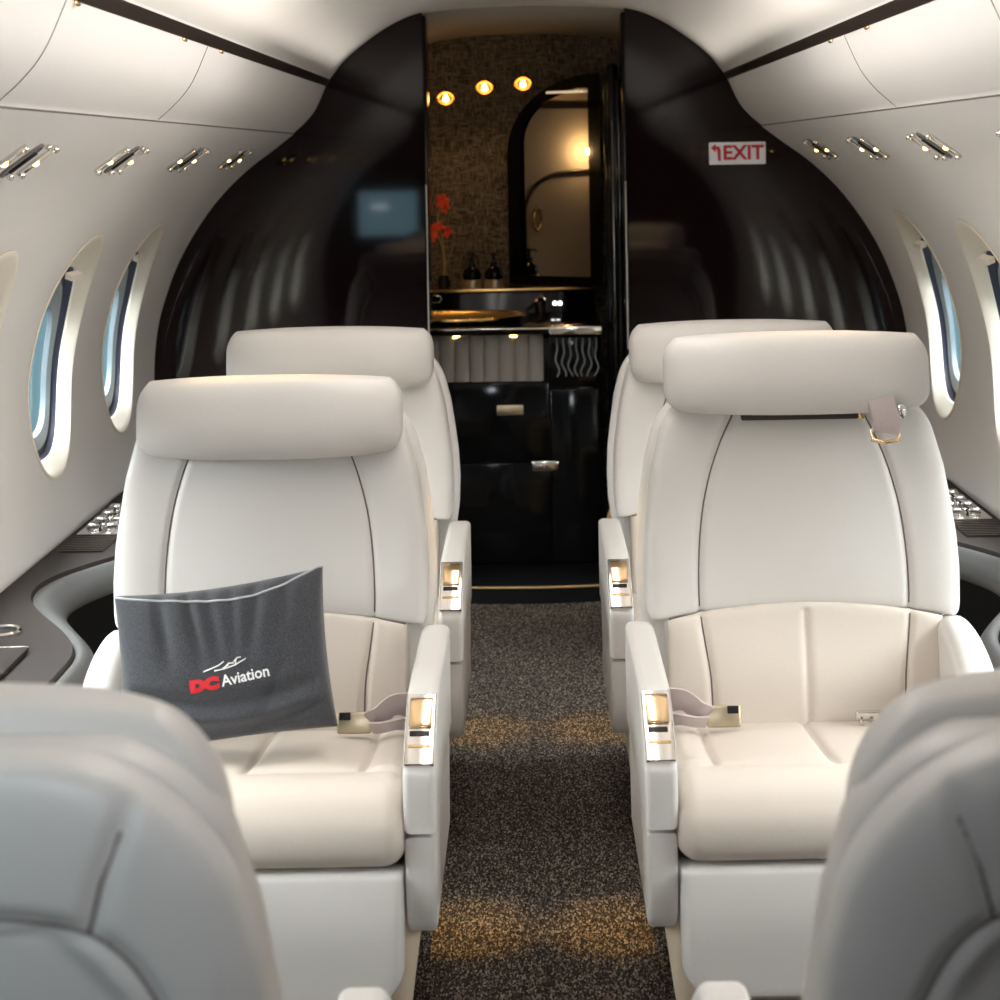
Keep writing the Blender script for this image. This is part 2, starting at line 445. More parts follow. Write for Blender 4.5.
# ceiling rails: a long dark profile with small downlights
RAIL = [(.632, 1.693), (.638, 1.695), (.650, 1.682), (.656, 1.666), (.652, 1.661), (.641, 1.669)]
rail_names = {-1: 'dark brown ceiling rail with small downlights above the left row of seats', 1: 'dark brown ceiling rail with small downlights above the right row of seats'}
for sgn in (-1, 1):
    root = empty('ceiling_rail', (sgn * .64, 3.3, 1.68), label=rail_names[sgn], cat='rail', group='ceiling rails')
    pts = [(sgn * (x - .64), z - 1.68) for x, z in RAIL]
    bm = extrude_poly(pts, 'y', .97 - 3.3, 5.70 - 3.3)
    link_mesh('rail_profile', bm, darktrim, root, True, 40)
    for yl in (1.7, 2.55, 3.35, 3.75):
        bm = bmesh.new(); add_lathe(bm, [(.004, 0), (.008, 0), (.009, .003), (.007, .005), (.004, .005)], n=16)
        bm2 = bmesh.new(); add_lathe(bm2, [(.0001, .001), (.006, .001), (.006, .003), (.0001, .003)], n=12)
        rot = Matrix.Rotation(sgn * math.radians(-35), 4, 'Y')
        for b_ in (bm, bm2): bmesh.ops.transform(b_, matrix=Matrix.Translation((sgn * .008, yl - 3.3, -.016)) @ rot @ Matrix.Rotation(PI, 4, 'X'), verts=b_.verts)
        d = link_mesh('downlight', bm, gold, root, True, 40); link_mesh('lens', bm2, warmlamp, d, True, 40)

# ------------------------------------------------------------------ dark glossy bulkhead at the end of the cabin
def bulkhead(name, sgn, xo, y0, y1, ztop, m):
    pts = [(xo, 0.0)]
    prof = [p for p in FULL if p.x > xo + .01]
    # height of the section at the opening
    for a, b in zip(FULL, FULL[1:]):
        if a.x <= xo <= b.x: zt = a.y + (b.y - a.y) * (xo - a.x) / max(1e-6, b.x - a.x); break
    pts.append((xo, zt + .004))
    for p in prof:
        n = Vector((p.x, p.y - .9)).normalized()
        pts.append((p.x + n.x * .002, max(0, p.y + n.y * .002)))
    pts = [(sgn * a, b) for a, b in pts]
    bm = extrude_poly(pts, 'y', y0, y1)
    return struct(name, bm, m)
bl = bulkhead('wall_aft_left', -1, .335, 5.70, 5.76, 1.9, gloss)
br = bulkhead('wall_aft_right', 1, .318, 5.70, 5.76, 1.9, gloss)
# front divider whose aisle opening the camera looks through
fl_ = bulkhead('wall_forward_left', -1, .42, .93, .97, 1.9, gloss)
fr_ = bulkhead('wall_forward_right', 1, .42, .93, .97, 1.9, gloss)
bm = box(-1.2, 1.2, YA - .05, YA, 0, 1.95); struct('wall_entrance', bm, wallm)
# doorway jambs
for sgn, xo in ((-1, .335), (1, .318)):
    bm = bmesh.new(); x0, x1 = sorted((sgn * xo, sgn * (xo - .012)))
    add_box(bm, x0, x1, 5.685, 5.83, 0, 1.885, 0, .004, 2)
    struct('trim_%d' % tn, bm, blackgloss, smooth=True, angle=40); tn += 1
    bm = bmesh.new(); add_tube(bm, [(sgn * (xo - .006), 5.684, .80), (sgn * (xo - .006), 5.684, 1.34)], .0025, n=8)
    struct('trim_%d' % tn, bm, chrome, smooth=True, angle=40); tn += 1
# threshold step of the washroom
bm = bmesh.new(); arc = [(-.33 + .66 * i / 16, 5.665 - .035 * (1 - ((i - 8) / 8) ** 2)) for i in range(17)]
arc = arc + [(.33, 5.95), (-.33, 5.95)]
bm = extrude_poly(arc, 'z', 0, .055, .006); struct('trim_%d' % tn, bm, blackm, smooth=True, angle=40); tn += 1
bm = bmesh.new(); add_tube(bm, [(x, y - .002, .052) for x, y in arc[:17]], .0045, n=6)
struct('trim_%d' % tn, bm, goldedge, smooth=True); tn += 1

# exit sign on the right bulkhead
root = empty('exit_sign', (.674, 5.69, 1.424), label='white exit sign with red letters and a left arrow on the dark right bulkhead', cat='sign')
link_mesh('sign_plate', box(-.091, .091, -.006, .008, -.036, .036, .003), signwhite, root, True, 40)
def text_bm(body, size, mat4, extrude=.0008, offset=0, sx_=1.0):
    cu = bpy.data.curves.new('t', 'FONT'); cu.body = body; cu.size = size; cu.align_x = 'CENTER'; cu.align_y = 'CENTER'
    cu.extrude = extrude; cu.offset = offset; cu.resolution_u = 3
    ob = bpy.data.objects.new('t', cu); COL.objects.link(ob); bpy.context.view_layer.update()
    me = bpy.data.meshes.new_from_object(ob.evaluated_get(bpy.context.evaluated_depsgraph_get()))
    bm = bmesh.new(); bm.from_mesh(me)
    bmesh.ops.transform(bm, matrix=mat4 @ Matrix.Diagonal((sx_, 1, 1, 1)), verts=bm.verts)
    bpy.data.objects.remove(ob); bpy.data.curves.remove(cu); bpy.data.meshes.remove(me)
    return bm
RX = Matrix.Rotation(PI / 2, 4, 'X')
bm = text_bm('EXIT', .064, Matrix.Translation((.018, -.0075, 0)) @ RX, offset=.0018, sx_=1.0)
link_mesh('lettering', bm, signred, root, False)
bm = extrude_poly([(-.086, .018), (-.070, .032), (-.070, .024), (-.058, .022), (-.054, .010), (-.054, -.024), (-.063, -.024), (-.063, .006), (-.066, .013), (-.070, .013), (-.070, .004)], 'y', -.0085, -.006)
link_mesh('arrow', bm, signred, root, False)

# wall screen on the front divider (seen in the lacquer's reflection)
root = empty('wall_screen', (-.83, .975, 1.10), label='lit blue wall screen on the forward divider, reflected in the left lacquered bulkhead', cat='screen')
link_mesh('bezel', box(-.185, .185, 0, .02, -.145, .145, .004), blackm, root, True, 40)
link_mesh('display', box(-.172, .172, .020, .022, -.130, .130), screenm, root, False)
for k, (zc, wd) in enumerate(((.055, .045), (.040, .055), (.030, .05))):
    link_mesh('display_line', box(-.05 - wd, -.05 + wd, .022, .0225, zc - .003, zc + .003), screenline, root, False)

# ------------------------------------------------------------------ overhead light and air units
outlet_m = mat('outlet grey brown', (.16, .14, .13), .35)
def psu():
    root = empty('overhead_service_unit', cat='reading light')
    SP = s_at_z(1.437)
    def at(y, s, d):
        p, n = PS(SP + s); q, m = PS(SP)
        return Vector((p.x + n.x * d - q.x, y, p.y + n.y * d - q.y))
    def pill(cy, hl, hw_, depth, m, name, parent, n=28, dome=0):
        bm = bmesh.new(); rings = []
        for (g, d) in ((1.0, .001), (1.0, -depth * .7), (.86, -depth), (.70, -depth), (.62, -depth * .45)):
            rg = []
            for k in range(n):
                a = 2 * PI * k / n
                rg.append(bm.verts.new(at(cy + math.cos(a) * hw_ * g, (hl - hw_) * (1 if math.sin(a) > 0 else -1) + math.sin(a) * hw_ * g, d)))
            rings.append(rg)
        for i in range(len(rings) - 1):
            for k in range(n): bm.faces.new((rings[i][k], rings[i][(k + 1) % n], rings[i + 1][(k + 1) % n], rings[i + 1][k]))
        bm.faces.new(rings[-1]); bmesh.ops.recalc_face_normals(bm, faces=bm.faces)
        return link_mesh(name, bm, m, parent, True, 45)
    for cy in (-.115, .115):
        b = pill(cy, .058, .019, .008, chrome, 'reading_lamp', root)
        bm = bmesh.new(); c = at(cy, .008, -.007)
        bmesh.ops.create_icosphere(bm, subdivisions=2, radius=.009, matrix=Matrix.Translation(c) @ Matrix.Diagonal((1, 1, .7, 1)))
        link_mesh('bulb', bm, warmlamp, b, True)
        for s in (-.050, .050):
            bm = bmesh.new(); bmesh.ops.create_icosphere(bm, subdivisions=2, radius=.0085, matrix=Matrix.Translation(at(cy, s, -.010)))
            link_mesh('stud', bm, chrome, b, True)
    b = pill(0, .062, .022, .007, outlet_m, 'air_outlet', root)
    bm = bmesh.new(); add_tube(bm, [at(0, -.038, -.006), at(0, .038, -.006)], .007, n=8)
    link_mesh('outlet_slot', bm, blackm, b, True)
    for s in (-.062, .062):
        bm = bmesh.new(); bmesh.ops.create_icosphere(bm, subdivisions=2, radius=.009, matrix=Matrix.Translation(at(.045, s * .9, -.008)))
        link_mesh('stud', bm, chrome, b, True)
    return root, PS(SP)[0]
proto, pp = psu()
places = ['over the window nearest the camera', 'over the second window from the camera', 'over the third window from the camera', 'over the fourth window from the camera', 'next to the dark bulkhead']
PSU_Y = [2.26, 2.97, 3.70, 4.42, 5.13]
first = True
for sgn, side in ((-1, 'left'), (1, 'right')):
    for i, yc in enumerate(PSU_Y):
        o = proto if first else copy_tree(proto); first = False
        o.location = (sgn * pp.x, yc, pp.y); o.scale = (sgn * .74, .80, .74)
        tag(o, 'chrome reading lamps with air outlet, %s sidewall, %s' % (side, places[i]), 'reading light', 'overhead light and air units')

# ------------------------------------------------------------------ seats
def make_w(tab, z0, z1, rt, rb):
    def w_(z):
        b = interp(tab, z); d = z1 - z
        if rt and d < rt: b -= rt - math.sqrt(max(0, rt * rt - (rt - d) ** 2))
        d = z - z0
        if rb and d < rb: b -= rb - math.sqrt(max(0, rb * rb - (rb - d) ** 2))
        return max(b, .02)
    return w_
def pillow_bm(wf, z0f, z1f, T, Tb, nx, nz, disp=None, dispb=None, ex=5, ez=5, ymid=0, xc=0):
    """closed cushion: outline half width wf(z), front bulge T towards -y, back bulge Tb"""
    bm = bmesh.new()
    E = lambda t, n: (max(0, 1 - abs(t) ** n)) ** (1 / n)
    sp = lambda a: a * .55 + math.sin(a * PI / 2) * .45
    def pt(a, b, side):
        u, v = sp(a), sp(b)
        z0, z1 = z0f(u), z1f(u); z = z0 + (z1 - z0) * (v + 1) / 2
        x = u * wf(z); e = E(u, ex) * E(v, ez)
        if side < 0: y = -T * e + (disp(x, z) * min(1, e * 1.3) if disp else 0)
        else: y = Tb * e + (dispb(x, z) * min(1, e * 1.3) if dispb else 0)
        return Vector((xc + x, ymid + y, z))
    for side in (-1, 1):
        g = [[bm.verts.new(pt(-1 + 2 * i / nx, -1 + 2 * j / nz, side)) for i in range(nx + 1)] for j in range(nz + 1)]
        for j in range(nz):
            for i in range(nx):
                q = (g[j][i], g[j][i + 1], g[j + 1][i + 1], g[j + 1][i]); bm.faces.new(q if side < 0 else q[::-1])
    bmesh.ops.remove_doubles(bm, verts=bm.verts, dist=.00005)
    def surf(x, z, side=-1, off=.0):
        # invert u, v for a point on the sheet
        xx = x - xc; wv = wf(z); u = max(-1, min(1, xx / wv)); z0, z1 = z0f(u), z1f(u); v = max(-1, min(1, 2 * (z - z0) / (z1 - z0) - 1))
        e = E(u, ex) * E(v, ez)
        if side < 0: y = -T * e + (disp(xx, z) * min(1, e * 1.3) if disp else 0) - off
        else: y = Tb * e + (dispb(xx, z) * min(1, e * 1.3) if dispb else 0) + off
        return Vector((x, ymid + y, z))
    return bm, surf
def seg_dist(px, pz, poly):
    best = 9
    for (ax, az), (bx, bz) in zip(poly, poly[1:]):
        dx, dz = bx - ax, bz - az; t = max(0, min(1, ((px - ax) * dx + (pz - az) * dz) / (dx * dx + dz * dz + 1e-12)))
        best = min(best, math.hypot(px - ax - dx * t, pz - az - dz * t))
    return best
def groove(d, depth=.005, wid=.006): return depth * math.exp(-(d / wid) ** 2)
LEAN = .13
def lean(bm, k=LEAN, z0=.42):
    for v in bm.verts: v.co.y += (v.co.z - z0) * k

# shared outlines
BACK_TAB = [(.58, .276), (.62, .281), (.68, .283), (.74, .280), (.80, .272), (.86, .263), (.92, .247), (.97, .231), (1.02, .214)]
SEAMV = [tuple(p) for p in catmull([(.108, .985), (.118, .955), (.140, .91), (.162, .85), (.178, .78), (.186, .70), (.187, .62), (.180, .56), (.172, .50), (.168, .40)], 4)]
def seat_meshes():
    D = {}
    # upper back cushion
    seams = [SEAMV, [(-x, z) for x, z in SEAMV]]
    wf = make_w(BACK_TAB, .58, 1.0, .075, .03)
    def disp(x, z):
        d = min(seg_dist(x, z, s) for s in seams)
        wing = smooth01((abs(x) - .17) / .10)
        return groove(d, .006, .006) - .016 * wing - .010 * math.exp(-(x / .13) ** 2) * smooth01((z - .6) / .1)
    bm, surf = pillow_bm(wf, lambda u: .619 - .026 * abs(u) ** 1.8, lambda u: 1.0, .052, .03, 120, 90, disp, ex=6, ez=13, ymid=.055)
    for s in seams:
        pts = [surf(x, z, -1, .0006) for x, z in s if z > .606]
        add_tube(bm, pts, .0015, 1, 6)
    ztop = lambda x: .619 - .026 * abs(x / .28) ** 1.8
    add_tube(bm, [Vector((x, min(surf(x, ztop(x) + .016).y, surf(x, ztop(x) + .03).y) + .0035, ztop(x) + .0015)) for x in [-.243 + .486 * i / 60 for i in range(61)]], .0017, 1, 6)
    lean(bm); D['backrest'] = (bm, [leather, seam_m])
    # lumbar cushion
    arc = lambda u: .627 - .026 * abs(u) ** 1.8
    def disp2(x, z):
        d = min(min(seg_dist(x, z, s) for s in seams), abs(x) if z < .615 else 9)
        wing = smooth01((abs(x) - .165) / .07)
        return groove(d, .006, .006) - .012 * wing - .014 * math.exp(-((z - .5) / .08) ** 2) * (1 - wing)
    bm, surf = pillow_bm(lambda z: .247, lambda u: .37, arc, .056, .03, 110, 50, disp2, ex=8, ez=15, ymid=.052)
    for s in seams:
        pts = [surf(x, z, -1, .0006) for x, z in s if z < .606]
        if len(pts) > 1: add_tube(bm, pts, .0014 if abs(s[0][0]) > .01 else .0009, 1, 6)
    lean(bm); D['lumbar_cushion'] = (bm, [leather_lo, seam_m])
    # shell behind
    arch = [tuple(p) for p in catmull([(-.225, .45), (-.232, .62), (-.228, .76), (-.205, .845), (-.165, .893), (-.09, .908), (0, .910), (.09, .908), (.165, .893), (.205, .845), (.228, .76), (.232, .62), (.225, .45)], 5)]
    st = [(.196, 1.0), (.186, .965), (.172, .93), (.163, .895)]
    bs = [arch, st, [(-x, z) for x, z in st]]
    tab = [(z, h + .012) for z, h in BACK_TAB]; tab = [(.30, .22), (.50, .262), (.56, .284)] + tab[1:]
    wf3 = make_w(tab, .30, 1.016, .115, .06)
    def dispb(x, z):
        d = min(seg_dist(x, z, s) for s in bs)
        inside = smooth01((interp([(.3, .22), (.76, .225), (.845, .2), (.895, .16), (.908, .0), (.909, -.1)], z) - abs(x)) / .03)
        edge = smooth01((wf3(z) - abs(x)) / .05)
        return -groove(d, .008, .007) - .010 * inside
    bm, surf = pillow_bm(wf3, lambda u: .30, lambda u: 1.016, .03, .055, 110, 130, None, dispb, ex=4, ez=7, ymid=.105)
    for s in bs: add_tube(bm, [surf(x, z, 1, .0006) for x, z in s if z < .995], .0016, 1, 6)
    lean(bm); D['back_shell'] = (bm, [leather, seam_m])
    # headrest: thick pillow with wrapped ends, origin at its middle
    hw = make_w([(.86, .240), (1.1, .240)], .900, 1.042, .055, .036)
    def disph(x, z): return .022 * smooth01((abs(x) - .14) / .1) * 0 - .006 * math.exp(-((z - .96) / .04) ** 2)
    bm, surf = pillow_bm(hw, lambda u: .900 - .005 * (1 - u * u), lambda u: 1.042 - .010 * abs(u) ** 3, .062, .048, 80, 40, disph, ex=4.0, ez=3.2, ymid=-.005)
    for v in bm.verts: v.co.y += .10 * max(0, abs(v.co.x) - .10) ** 2 / .02 * .35
    lean(bm)
    for v in bm.verts: v.co.z -= .968
    D['headrest'] = (bm, [leather])
    hw = make_w([(.86, .240), (1.1, .240)], .900, 1.042, .105, .036)
    bm, surf = pillow_bm(hw, lambda u: .900 - .005 * (1 - u * u), lambda u: 1.042 - .012 * abs(u) ** 3, .062, .048, 80, 60, disph, ex=4.0, ez=3.2, ymid=-.005)
    for v in bm.verts: v.co.y += .10 * max(0, abs(v.co.x) - .10) ** 2 / .02 * .35
    lean(bm)
    for v in bm.verts: v.co.z -= .968
    D['headrest_round'] = (bm, [leather])
    bm = box(-.104, .104, .0, .05, -.006, .006, .002); add_box(bm, .104, .116, -.002, .05, -.006, .007, 1, .002); bmesh.ops.recalc_face_normals(bm, faces=bm.faces); D['headrest_bar'] = (bm, [darktrim, brass])
    # seat cushion
    sec = catmull([(.07, .412), (-.02, .424), (-.14, .437), (-.26, .452), (-.35, .470), (-.41, .480), (-.455, .470), (-.483, .440), (-.489, .408), (-.480, .378), (-.455, .362), (-.38, .357), (-.1, .350), (.07, .350)], 7, True)
    n = len(sec); nx = 110; HW = .262; XC = 0.0; bm = bmesh.new(); rings = []
    def nrm(i):
        d = (sec[(i + 1) % n] - sec[i - 1]).normalized(); return Vector((d.y, -d.x))
    nr = [nrm(i) for i in range(n)]
    # make sure normals point outwards
    cen = sum(sec, Vector((0, 0))) / n
    if sum((sec[i] - cen).dot(nr[i]) for i in range(n)) < 0: nr = [-q for q in nr]
    for i in range(nx + 1):
        a = -1 + 2 * i / nx; u = a * .5 + math.sin(a * PI / 2) * .5; x = u * HW
        t = max(0, (abs(u) - .86) / .14); ins = .036 * (1 - math.sqrt(max(0, 1 - t * t)))
        rg = []
        for k in range(n):
            y, z = sec[k]; d = -ins
            top = nr[k].y > .5 and z > .40
            if top:
                tx = math.exp(-((y + .352) / .008) ** 2)
                d -= .006 * tx
                if y > -.352:
                    d -= .006 * math.exp(-(x / .006) ** 2) + .005 * math.exp(-((abs(x) - .188) / .006) ** 2)
                    d += .006 * abs(math.sin(PI * min(1, abs(x) / .188))) * smooth01((-.0 - y) / .1) * smooth01((y + .352) / .05)
                    d += .006 * smooth01((abs(x) - .188) / .03)
            p = sec[k] + nr[k] * d
            rg.append(bm.verts.new((XC + x, p.x, p.y)))
        rings.append(rg)
    for i in range(nx):
        for k in range(n): bm.faces.new((rings[i][k], rings[i][(k + 1) % n], rings[i + 1][(k + 1) % n], rings[i + 1][k]))
    bm.faces.new(rings[0][::-1]); bm.faces.new(rings[-1])
    bmesh.ops.recalc_face_normals(bm, faces=bm.faces)
    D['seat_cushion'] = (bm, [leather_lo, seam_m])
    # leg rest
    bm, surf = pillow_bm(make_w([(.1, .244), (.36, .252)], .155, .36, .012, .05), lambda u: .155, lambda u: .358, .03, .03, 40, 24, lambda x, z: -.008 * math.exp(-((z - .28) / .07) ** 2), ex=10, ez=9, ymid=-.445)
    D['leg_rest'] = (bm, [leather])
    return D
SM = {k: None for k in ()}
_meshes = {}
for k, (bm, ms) in seat_meshes().items():
    o = link_mesh(k, bm, ms, None, True); _meshes[k] = o.data; bpy.data.objects.remove(o)
def part(name, me, parent, loc=(0, 0, 0)):
    o = bpy.data.objects.new(name, me); COL.objects.link(o); o.parent = parent; o.location = loc; return o

def extrude_round(pts, x0, x1, r, seg=6):
    P = [Vector(p) for p in pts]
    # resample evenly
    Q = []
    for i in range(len(P)):
        p, q = P[i], P[(i + 1) % len(P)]; m = max(1, int((q - p).length / .012))
        for k in range(m): Q.append(p.lerp(q, k / m))
    n = len(Q); A = sum(Q[i].x * Q[(i + 1) % n].y - Q[(i + 1) % n].x * Q[i].y for i in range(n)); sg = 1 if A > 0 else -1
    nr = []
    for i in range(n):
        d = Q[(i + 2) % n] - Q[i - 2]; d.normalize(); nr.append(Vector((d.y, -d.x)) * sg)
    bm = bmesh.new(); rings = []
    st = [(x0 + r * (1 - math.cos(PI / 2 * k / seg)), r * (1 - math.sin(PI / 2 * k / seg))) for k in range(seg + 1)]
    st = st + [(x0 + x1 - x, i) for x, i in st[::-1]]
    for x, ins in st: rings.append([bm.verts.new((x, (Q[k] - nr[k] * ins).x, (Q[k] - nr[k] * ins).y)) for k in range(n)])
    for i in range(len(rings) - 1):
        for k in range(n): bm.faces.new((rings[i][k], rings[i][(k + 1) % n], rings[i + 1][(k + 1) % n], rings[i + 1][k]))
    f1 = bm.faces.new(rings[0][::-1]); f2 = bm.faces.new(rings[-1]); bmesh.ops.triangulate(bm, faces=[f1, f2])
    bmesh.ops.recalc_face_normals(bm, faces=bm.faces); return bm
def make_seat(a, label, raise_=0.0):
    """a = sign of local x on which the aisle armrest lies"""
    root = empty('cabin_seat', label=label, cat='seat', group='leather cabin seats')
    part('backrest', _meshes['backrest'], root); part('lumbar_cushion', _meshes['lumbar_cushion'], root, (-a * 0.0, 0, 0))
    part('back_shell', _meshes['back_shell'], root)
    part('headrest', _meshes['headrest'], root, (0, raise_ * LEAN - .012, .968 + raise_))
    part('seat_cushion', _meshes['seat_cushion'], root, (a * .012, 0, 0)); part('leg_rest', _meshes['leg_rest'], root, (a * .020, 0, 0))
    if raise_: part('headrest_bar', _meshes['headrest_bar'], root, (0, .046, .953))
    # base pedestal
    pts = [(.20, .0), (.22, .34), (-.40, .34), (-.425, .26), (-.40, .05), (-.37, 0)]
    bm = extrude_poly(pts, 'x', -.292, .292, .022, 4)
    for v in bm.verts:
        if v.co.z < .20: v.co.x *= 1 - .16 * ((.20 - v.co.z) / .20) ** 1.6
    link_mesh('base', bm, shellplastic, root, True, 35)
    # aisle armrest
    up = [tuple(p) for p in catmull([(.055, .41), (.055, .568), (.035, .591), (-.10, .594), (-.25, .594), (-.325, .593), (-.362, .584), (-.44, .536), (-.466, .512), (-.474, .49), (-.472, .415)], 5)]
    def arm(x0, x1, name, bev=.012, pts=up):
        xs = sorted((x0, x1)); bm = extrude_round(pts, xs[0], xs[1], bev); return link_mesh(name, bm, leather, root, True, 35)
    ar = arm(a * .270, a * .320, 'armrest')
    lo = [(.03, .408), (-.468, .408), (-.464, .34), (-.452, .275), (-.43, .252), (.0, .252)]
    bm = extrude_poly(lo, 'x', *sorted((a * .272, a * .317)), .008, 3); link_mesh('armrest_side_panel', bm, leather, ar, True, 35)
    # control plate on the sloped nose
    p0 = Vector((-.354, .591)); p1 = Vector((-.465, .518)); d = (p1 - p0); Ls = d.length; d.normalize(); nn = Vector((d.y, -d.x))
    if nn.y < 0: nn = -nn
    mt = Matrix(((1, 0, 0, a * .295), (0, d.x, nn.x, p0.x), (0, d.y, nn.y, p0.y), (0, 0, 0, 1)))
    def sl(x0, x1, t0, t1, h0, h1, bev, m, name, parent, curve=0):
        bm = bmesh.new(); add_box(bm, x0, x1, t0, t1, h0, h1, 0, bev, 2)
        if curve:
            bmesh.ops.subdivide_edges(bm, edges=[e for e in bm.edges if abs((e.verts[0].co - e.verts[1].co).y) > .01], cuts=6)
            for v in bm.verts: v.co.z += curve * math.sin(PI * (v.co.y - t0) / (t1 - t0))
        bmesh.ops.transform(bm, matrix=mt, verts=bm.verts); bmesh.ops.recalc_face_normals(bm, faces=bm.faces)
        return link_mesh(name, bm, m, parent, True, 40)
    pl = sl(-.0225, .0225, .006, Ls + .004, -.004, .0045, .002, chrome, 'control_plate', ar)
    sl(-.015, .015, .012, .018, .006, .009, .001, blackm, 'plate_slot', pl) if False else None
    sl(-.0175, .0175, .014, .072, .002, .007, .002, brass, 'recline_handle', root, .006).parent = ar
    sl(-.016, .014, .076, .086, .0030, .0052, .0004, blackm, 'button_recess', root).parent = ar
    sl(-.017, .017, .102, .107, .0030, .0056, .0004, goldedge, 'gold_slit', root).parent = ar
    # wall side armrest
    wa = [tuple(p) for p in catmull([(.055, .36), (.055, .566), (.030, .596), (-.04, .592), (-.11, .562), (-.17, .508), (-.215, .44), (-.23, .36)], 5)]
    bm = extrude_round(wa, *sorted((-a * .232, -a * .305)), .024)
    for v in bm.verts:
        t = smooth01((abs(v.co.x) - .27) / .05); v.co.z -= .03 * t * smooth01((v.co.z - .4) / .2)
    link_mesh('armrest', bm, leather, root, True, 50)
    # belt anchor straps are added per seat
    return root
def ribbon(pts, width, th, name, m, parent, wdir=(0, 0, 1)):
    pts = [Vector(p) for p in catmull(pts, 6)]; bm = bmesh.new(); wd0 = Vector(wdir); rings = []
    for i, p in enumerate(pts):
        d = (pts[min(i + 1, len(pts) - 1)] - pts[max(i - 1, 0)]).normalized(); wv = (wd0 - d * wd0.dot(d)).normalized(); nv = d.cross(wv)
        wv *= width / 2; nv *= th / 2
        rings.append([bm.verts.new(p + wv + nv), bm.verts.new(p - wv + nv), bm.verts.new(p - wv - nv), bm.verts.new(p + wv - nv)])
    for i in range(len(rings) - 1):
        for k in range(4): bm.faces.new((rings[i][k], rings[i][(k + 1) % 4], rings[i + 1][(k + 1) % 4], rings[i + 1][k]))
    bm.faces.new(rings[0][::-1]); bm.faces.new(rings[-1]); bmesh.ops.recalc_face_normals(bm, faces=bm.faces)
    return link_mesh(name, bm, m, parent, True, 40)
def belt(root, a, buckle=True, wall=False):
    b = ribbon([(a * .268, -.04, .470), (a * .250, -.075, .488), (a * .225, -.09, .490), (a * .205, -.095, .474), (a * .19, -.09, .462)], .042, .004, 'seat_belt', mauve, root, (0, -.35, 1))
    ribbon([(a * .268, -.06, .448), (a * .24, -.10, .462), (a * .21, -.105, .458), (a * .19, -.10, .456)], .024, .004, 'belt_loop', mauve, b, (0, -.6, 1))
    bm = bmesh.new(); add_box(bm, -.030, .030, -.007, .007, -.018, .018, 0, .004, 3)
    bmesh.ops.transform(bm, matrix=Matrix.Translation((a * .160, -.085, .460)) @ Matrix.Rotation(-.35, 4, 'X'), verts=bm.verts)
    link_mesh('buckle', bm, satin_gold, b, True, 40)
    bm = bmesh.new(); add_box(bm, -.010, .010, -.0085, -.004, .004, .017, 0, .002, 2)
    bmesh.ops.transform(bm, matrix=Matrix.Translation((a * .160 - a * .016, -.085, .460)) @ Matrix.Rotation(-.35, 4, 'X'), verts=bm.verts)
    link_mesh('latch_recess', bm, blackm, b, True, 40)
    if wall:
        bm = bmesh.new(); add_box(bm, -.028, .028, -.006, .006, -.008, .008, 0, .003, 3); add_box(bm, -.024, -.016, -.02, -.004, -.012, -.004, 0, .002); add_box(bm, -.004, .004, -.02, -.004, -.012, -.004, 0, .002)
        bmesh.ops.transform(bm, matrix=Matrix.Translation((-a * .10, -.055, .448)), verts=bm.verts)
        link_mesh('belt_tongue', bm, chrome, b, True, 40)

SX = .467
right = make_seat(-1, 'near right cream leather seat with raised headrest and buckled belt beside the aisle', .062)
right.location = (SX + .012, 3.12, 0); belt(right, -1, wall=True)
left = make_seat(1, 'near left cream leather seat holding a grey cushion')
left.location = (-SX - .008, 3.12, 0); belt(left, 1)
def clone_plain(src, headz=None):
    c = src.copy(); COL.objects.link(c)
    for ch in src.children:
        if ch.name.startswith(('seat_belt', 'shoulder', 'headrest_bar')): continue
        d = copy_tree(ch, c)
        if ch.name.startswith('headrest') and 'bar' not in ch.name: d.location = (0, -.012, .968)
    return c
r2 = clone_plain(right); r2.location = (SX, 4.02, 0); r2['label'] = 'far right cream leather seat behind the seat with the raised headrest'
l2 = clone_plain(left); l2.location = (-SX, 4.02, 0); l2['label'] = 'far left cream leather seat behind the seat holding the cushion'
f1 = clone_plain(right); f1.location = (-SX - .010, 1.44, 0); f1.rotation_euler = (0, 0, PI); f1['label'] = 'blurred foreground left leather seat seen from behind'
f2 = clone_plain(left); f2.location = (SX + .010, 1.44, 0); f2.rotation_euler = (0, 0, PI); f2['label'] = 'blurred foreground right leather seat seen from behind'
for f_ in (f1, f2):
    for ch in f_.children:
        if ch.name.startswith('headrest') and 'bar' not in ch.name: ch.location.z = .946; ch.data = _meshes['headrest_round']
    for ch in [c for c in f_.children if c.name.startswith('headrest_bar')]: bpy.data.objects.remove(ch)
    for ch in [c for c in f_.children_recursive if c.name.startswith(('control_plate', 'recline_handle', 'button_recess', 'gold_slit'))]: bpy.data.objects.remove(ch)
# shoulder strap guide tucked under the raised headrest
g = ribbon([(.135, .012, 1.0), (.138, .0, .975), (.145, -.004, .95), (.142, -.002, .930)], .046, .014, 'shoulder_belt', mauve, right, (1, 0, 0))
bm = bmesh.new(); add_tube(bm, [(.118, -.004, .932), (.118, -.008, .918), (.142, -.010, .913), (.166, -.008, .918), (.166, -.004, .932), (.142, -.004, .936)], .004, n=8, closed=True)
link_mesh('guide_ring', bm, brass, g, True)
bm = bmesh.new(); bmesh.ops.create_icosphere(bm, subdivisions=2, radius=.011, matrix=Matrix.Translation((.172, .005, .965)) @ Matrix.Diagonal((1, .7, 1.4, 1)))
link_mesh('guide_knob', bm, chrome, g, True)

